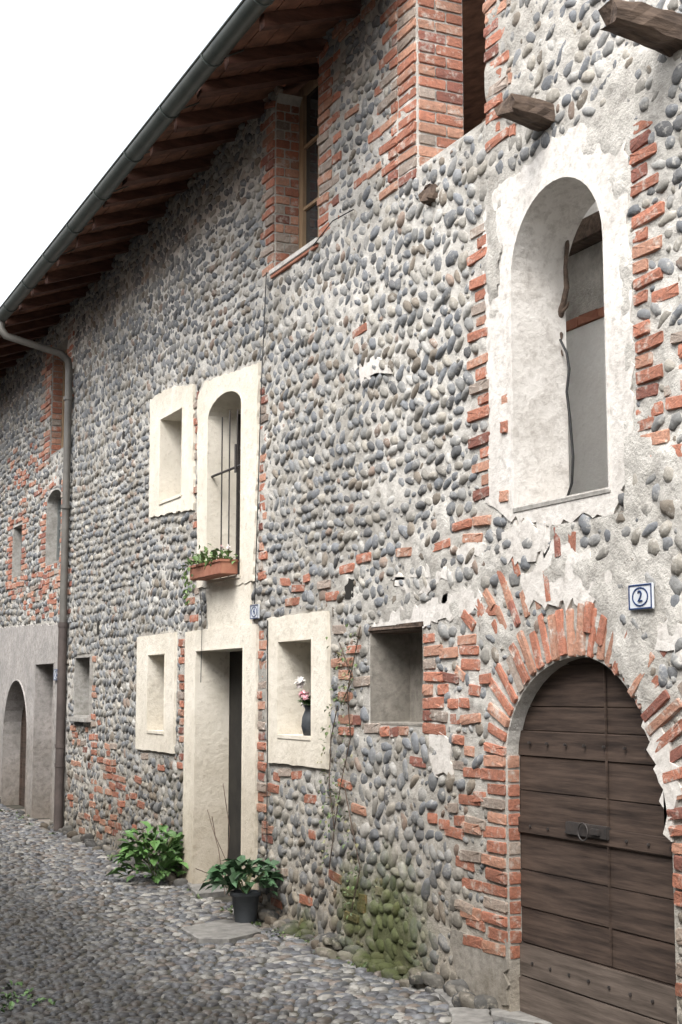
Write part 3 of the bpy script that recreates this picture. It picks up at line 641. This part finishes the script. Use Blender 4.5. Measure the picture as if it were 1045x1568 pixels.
merged("shutters",[box(OX-.16,OX-.12,a,(a+b)/2-.005,c_,d_,.004) for a,b,c_,d_ in ops]+[box(OX-.16,OX-.12,(a+b)/2+.005,b,c_,d_,.004) for a,b,c_,d_ in ops],WOOD,opp)
merged("window_sills",[box(OX-.1,OX+.05,a-.05,b+.05,c_-.06,c_,.005) for a,b,c_,d_ in ops if c_>.5],GREYPL,opp)
merged("back_walls",[box(OX-6,OX-5.7,-3,28,-.3,OH),box(OX-5.7,OX-.35,-3,-2.7,-.3,OH),box(OX-5.7,OX-.35,27.7,28,-.3,OH)],PINKPL,opp)
merged("roof",[([(OX+.4,-3.2,OH),(OX-3.1,-3.2,OH+1.2),(OX-6.5,-3.2,OH),(OX+.4,28.2,OH),(OX-3.1,28.2,OH+1.2),(OX-6.5,28.2,OH)],[(0,1,4,3),(1,2,5,4),(0,3,5,2)])],TILE,opp)
# ------------------------------------------------------------------ ground
ys=[-300,8]+list(np.linspace(9,24,16))+[300]; vs=[];fs=[]
for y in ys:
    for x in (-300,-3,D,300): vs.append((x,y,gz(y)))
for j in range(len(ys)-1):
    for k in range(3): fs.append((j*4+k,j*4+k+1,j*4+k+5,j*4+k+4))
mesh("ground",vs,fs,GROUND)
slabs=[[(276,1427),(340,1414),(378,1416),(402,1434),(350,1447),(305,1446)],[(655,1512),(700,1508),(740,1524),(745,1545),(690,1548)],[(748,1528),(840,1540),(850,1580),(752,1562)],[(690,1552),(748,1550),(760,1590),(690,1600)],[(282,1350),(330,1352),(352,1372),(300,1378)]]
SL=[[G(x,y) for x,y in p] for p in slabs]
def inpoly(x,y,p):
    r=False
    for k in range(len(p)):
        a=p[k-1];b=p[k]
        if (a[1]>y)!=(b[1]>y) and x<(b[0]-a[0])*(y-a[1])/(b[1]-a[1])+a[0]: r=not r
    return r
cob=[]; cpal=np.array([[.095,.097,.103],[.07,.075,.082],[.13,.127,.12],[.19,.182,.165],[.11,.092,.078],[.055,.055,.06]])
y=3.0; i=0
while y<23:
    x=-1.85+(.035 if i%2 else 0)
    while x<D-.02:
        px=x+random.gauss(0,.013); py=y+random.gauss(0,.012)
        if not any(inpoly(px,py,p) for p in SL) and random.random()>.03:
            th=random.gauss(0.3*math.sin(x*1.2+y*.8),.6); L=random.uniform(.026,.046); b=random.uniform(.021,.032); c,sn=math.cos(th),math.sin(th)
            edge=min(1,max(0,(px-2.35+.12*math.sin(py*1.7))/.8)); wet_shade=.42+1.0*edge  # wet stones plus painted lane shade: colour darkens away from the wall
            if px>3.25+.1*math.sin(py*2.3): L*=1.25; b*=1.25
            col=cpal[rng.integers(0,6)]*random.uniform(.7,1.25)*wet_shade
            tx,ty=random.gauss(0,.16),random.gauss(0,.16); hgt=random.uniform(.012,.025)
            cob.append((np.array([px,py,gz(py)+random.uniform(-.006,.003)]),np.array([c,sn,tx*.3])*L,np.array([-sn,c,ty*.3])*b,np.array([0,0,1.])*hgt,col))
        x+=.066
    y+=.055; i+=1
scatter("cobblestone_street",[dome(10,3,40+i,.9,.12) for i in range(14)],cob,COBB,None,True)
for p in SL:
    z=gz(p[0][1]); q=rough_poly([tuple(a) for a in p],.07,.008); n=len(q)
    v=[(a,b,z-.02) for a,b in q]+[(a,b,z+.026) for a,b in q]+[(m[0],m[1],z+.032) for m in inset(q,.015)]
    f=[(i,(i+1)%n,(i+1)%n+n,i+n) for i in range(n)]+[(i+n,(i+1)%n+n,(i+1)%n+2*n,i+2*n) for i in range(n)]+[tuple(range(2*n,3*n))]
    mesh("paving_slab",v,f,SLAB)
rub=[]
def rock(x,s,z,L,cm=.7):
    a=random.uniform(0,6.28); c,sn=math.cos(a),math.sin(a)
    rub.append((np.array([x,s,z]),np.array([c,sn,.2])*L,np.array([-sn,c,0])*L*.7,np.array([-.35,0,1.])*L*.6,scol()*cm))
for k in range(260):
    s=random.uniform(3.2,20) if k<200 else random.uniform(6.4,9.5)
    if any(r[0]-.05<s<r[1]+.05 for r in (rE,rB,rA,(sHn,sHf,0,0))): continue
    L=random.uniform(.035,.075); rock(D-random.uniform(0,.12),s,gz(s)+random.uniform(-.01,.07),L)
for (x,y,L) in ((505,1468,.085),(520,1448,.08),(497,1440,.06),(540,1470,.07),(610,1500,.08),(630,1512,.06),(480,1420,.09),(455,1405,.08),(430,1400,.06),(565,1480,.06),(515,1425,.09)):
    q=G(x,y); rock(min(q[0],D-.06),q[1],gz(q[1])+.01,L,.9)
scatter("footing_stones",[dome(12,5,80+i,.8,.16) for i in range(8)],rub,STONE,house,True)
# ------------------------------------------------------------------ plants
def leaftpl(wd,fold,droop):
    v=[(0,0,0),(.3,wd*.8,fold),(.65,wd,fold),(1,0,-droop),(.65,-wd,fold),(.3,-wd*.8,fold),(.35,0,0),(.68,0,-droop*.4)]
    return np.array(v),[(0,6,1),(6,7,2,1),(7,3,2),(0,5,6),(6,5,4,7),(7,4,3)]
LT=[leaftpl(.28,.08,.15),leaftpl(.34,.12,.3),leaftpl(.24,.05,.22)]
def leaf(o,dirv,L,col,lst):
    d=np.array(dirv,float); d/=np.linalg.norm(d); r=np.array([random.gauss(0,1),random.gauss(0,1),random.gauss(0,.3)]); b=np.cross(np.array([0,0,1.]),d)+.4*r; b-=d*np.dot(b,d); b/=np.linalg.norm(b)+1e-9
    n=np.cross(d,b); lst.append((np.array(o),d*L,b*L,n*L,np.array(col)*random.uniform(.6,1.4)))
LEAFSTEM=m_plain("green_stem",(0.08,0.11,0.04),(0.14,0.15,0.07),8,0,0,.6)
def bush(name,x,y,wid,hgt,n,L,col,pot=None):
    e=empty(name,(0,0,0)); z0=gz(y); lst=[]
    if pot:
        pr,ph=pot; n_=24; prof=[(pr*.72,0),(pr*.95,ph*.85),(pr*1.06,ph*.86),(pr*1.06,ph),(pr*.92,ph),(pr*.9,ph*.9),(0.001,ph*.88)]
        vs=[(x+r*math.cos(2*math.pi*k/n_),y+r*math.sin(2*math.pi*k/n_),z0+.03+zz) for r,zz in prof for k in range(n_)]
        fs=[(j*n_+k,j*n_+(k+1)%n_,(j+1)*n_+(k+1)%n_,(j+1)*n_+k) for j in range(len(prof)-1) for k in range(n_)]
        mesh("pot",vs,fs,DPOT,e,True); z0+=ph
    for k in range(n):
        a=random.uniform(0,6.28); rr=random.random()**.6; el=random.uniform(.05,1)
        p=np.array([x+math.cos(a)*rr*wid*.5*math.sqrt(1-.5*el*el),y+math.sin(a)*rr*wid*.5*math.sqrt(1-.5*el*el),z0+.04+el*hgt*(1-.25*rr)])
        if p[0]>D-.05: p[0]=D-.05-random.random()*.05
        leaf(p,(math.cos(a)*.8,math.sin(a)*.8,random.uniform(-.3,.8)),L*random.uniform(.7,1.2),col,lst)
    for k in range(12):
        a=random.uniform(0,6.28); tube("stem_%d"%k,[(x,y,z0),(x+math.cos(a)*wid*.15,y+math.sin(a)*wid*.15,z0+hgt*.5),(min(D-.06,x+math.cos(a)*wid*.35),y+math.sin(a)*wid*.35,z0+hgt*.85)],.005,LEAFSTEM,e,res=1)
    scatter("leaves",LT,lst,LEAF,e,False)
bx,by=G(238,1352); bush("leafy_shrub",min(bx,D-.2),by,.54,.44,230,.12,(.075,.16,.04))
bx,by=G(376,1418); bush("potted_plant",min(bx,D-.2),by,.44,.20,150,.11,(.04,.095,.038),(.10,.20))
e=empty("climbing_twigs")
for k,pl in enumerate([[(345,1370),(335,1300),(318,1240)],[(350,1372),(348,1320),(352,1270),(342,1200)],[(352,1372),(340,1345),(300,1330)],[(355,1375),(352,1330),(330,1280),(325,1250)]]):
    tube("twig_%d"%k,[(D-.10-.01*k,*P(x,y,-.1-.01*k)) for x,y in pl],.003,WOOD,e,res=1)
iv=empty("ivy"); lst=[]
for k,pl in enumerate([[(512,1330),(520,1270),(530,1200),(545,1130),(540,1060),(552,1000),(560,960)],[(520,1270),(512,1200),(515,1130),(525,1080)],[(545,1400),(560,1330),(548,1270),(535,1200)],[(530,1080),(548,1040),(528,985)]]):
    pts=[P(x,y) for x,y in pl]; tube("vine_%d"%k,[(D-.035,s,h) for s,h in pts],.004,WOOD,iv,res=1)
    for a,b in zip(pts[:-1],pts[1:]):
        for j in range(22):
            t=random.random(); s=a[0]+(b[0]-a[0])*t+random.gauss(0,.045); h=a[1]+(b[1]-a[1])*t+random.gauss(0,.03)
            leaf((D-.045-random.random()*.05,s,h),(-.5,random.uniform(-1,1),random.uniform(-1,.5)),random.uniform(.018,.036),(.09,.13,.045) if random.random()<.7 else (.2,.19,.10),lst)
scatter("ivy_leaves",LT,lst,LEAF,iv,False)
lst=[]
for k in range(50):
    s=random.choice([random.uniform(7.6,11.0),random.uniform(7.6,9.5),random.uniform(11,18)]); x=D-random.uniform(.02,.22)
    for j in range(random.randint(4,10)):
        leaf((x+random.gauss(0,.02),s+random.gauss(0,.03),gz(s)+.015),(random.gauss(0,1),random.gauss(0,1),random.uniform(.3,1.4)),random.uniform(.015,.04),(.08,.12,.04),lst)
for (x,y) in ((12,1535),(35,1528),(5,1550),(60,1540),(20,1515)):
    q=G(x,y)
    for j in range(14): leaf((q[0]+random.gauss(0,.04),q[1]+random.gauss(0,.04),.015),(random.gauss(0,1),random.gauss(0,1),random.uniform(.3,1.2)),random.uniform(.02,.045),(.07,.13,.04),lst)
scatter("weeds",LT,lst,LEAF,None,False)
def planter(name,s0,s1,h,x0,x1,hg,mat,n,flow):
    e=empty(name); merged("trough",[box(x0,x1,s0,s1,h,h+hg,.006),box(x0-.008,x1+.004,s0-.008,s1+.008,h+hg-.02,h+hg+.002,.004)],mat,e)
    lst=[];pl=[]
    for k in range(n):
        p=(random.uniform(x0-.04,x1),random.uniform(s0-.06,s1+.04),h+hg+random.uniform(-.04,.14)*random.random()); leaf(p,(random.uniform(-1,.3),random.gauss(0,.7),random.uniform(-.6,1)),random.uniform(.04,.075),(.10,.17,.05),lst)
    for k in range(40):
        p=(x0-random.uniform(.0,.05),s1-random.uniform(-.05,.12),h+hg-random.uniform(0,.28)); leaf(p,(-.3,random.gauss(0,.5),-.8),random.uniform(.03,.05),(.12,.19,.06),lst)
    for k in range(flow):
        c=(random.uniform(x0,x1),random.uniform(s0,s1),h+hg+random.uniform(.05,.16))
        for j in range(9): leaf(c,(random.gauss(0,1),random.gauss(0,1),random.gauss(0,1)),.024,random.choice([(.75,.7,.7),(.75,.35,.4),(.8,.78,.75)]),pl)
    scatter("leaves",LT,lst,LEAF,e,False)
    if pl: scatter("flowers",LT,pl,PETAL,e,False)
planter("flower_box",rJ[0]+.05,rJ[1]-.02,rJ[2]+.02,D-.17,D-.03,.11,TERRA,150,3)
e=empty("flower_vase"); vx,vy,vz=D+.03,rF[0]+.16,rF[2]+.02; n_=20
prof=[(.001,0),(.045,0),(.06,.06),(.055,.12),(.035,.17),(.045,.20),(.03,.2),(.02,.16)]
mesh("vase",[(vx+r*math.cos(2*math.pi*k/n_),vy+r*math.sin(2*math.pi*k/n_),vz+z) for r,z in prof for k in range(n_)],[(j*n_+k,j*n_+(k+1)%n_,(j+1)*n_+(k+1)%n_,(j+1)*n_+k) for j in range(len(prof)-1) for k in range(n_)],DPOT,e,True)
pl=[];gl=[]
for c,col in (((vx-.05,vy-.02,vz+.27),(.82,.45,.5)),((vx-.05,vy+.06,vz+.35),(.85,.83,.8)),((vx-.02,vy+.02,vz+.22),(.85,.8,.8))):
    for j in range(30): leaf(c,(random.gauss(0,1),random.gauss(0,1),random.gauss(0,1)),.045,col,pl)
for j in range(30): leaf((vx,vy,vz+.2),(random.gauss(0,1),random.gauss(0,1),random.uniform(0,1.5)),.09,(.07,.12,.04),gl)
scatter("flowers",LT,pl,PETAL,e,False); scatter("leaves",LT,gl,LEAF,e,False)
print("stones",len(stones),"bricks",len(bricks),"cob",len(cob))
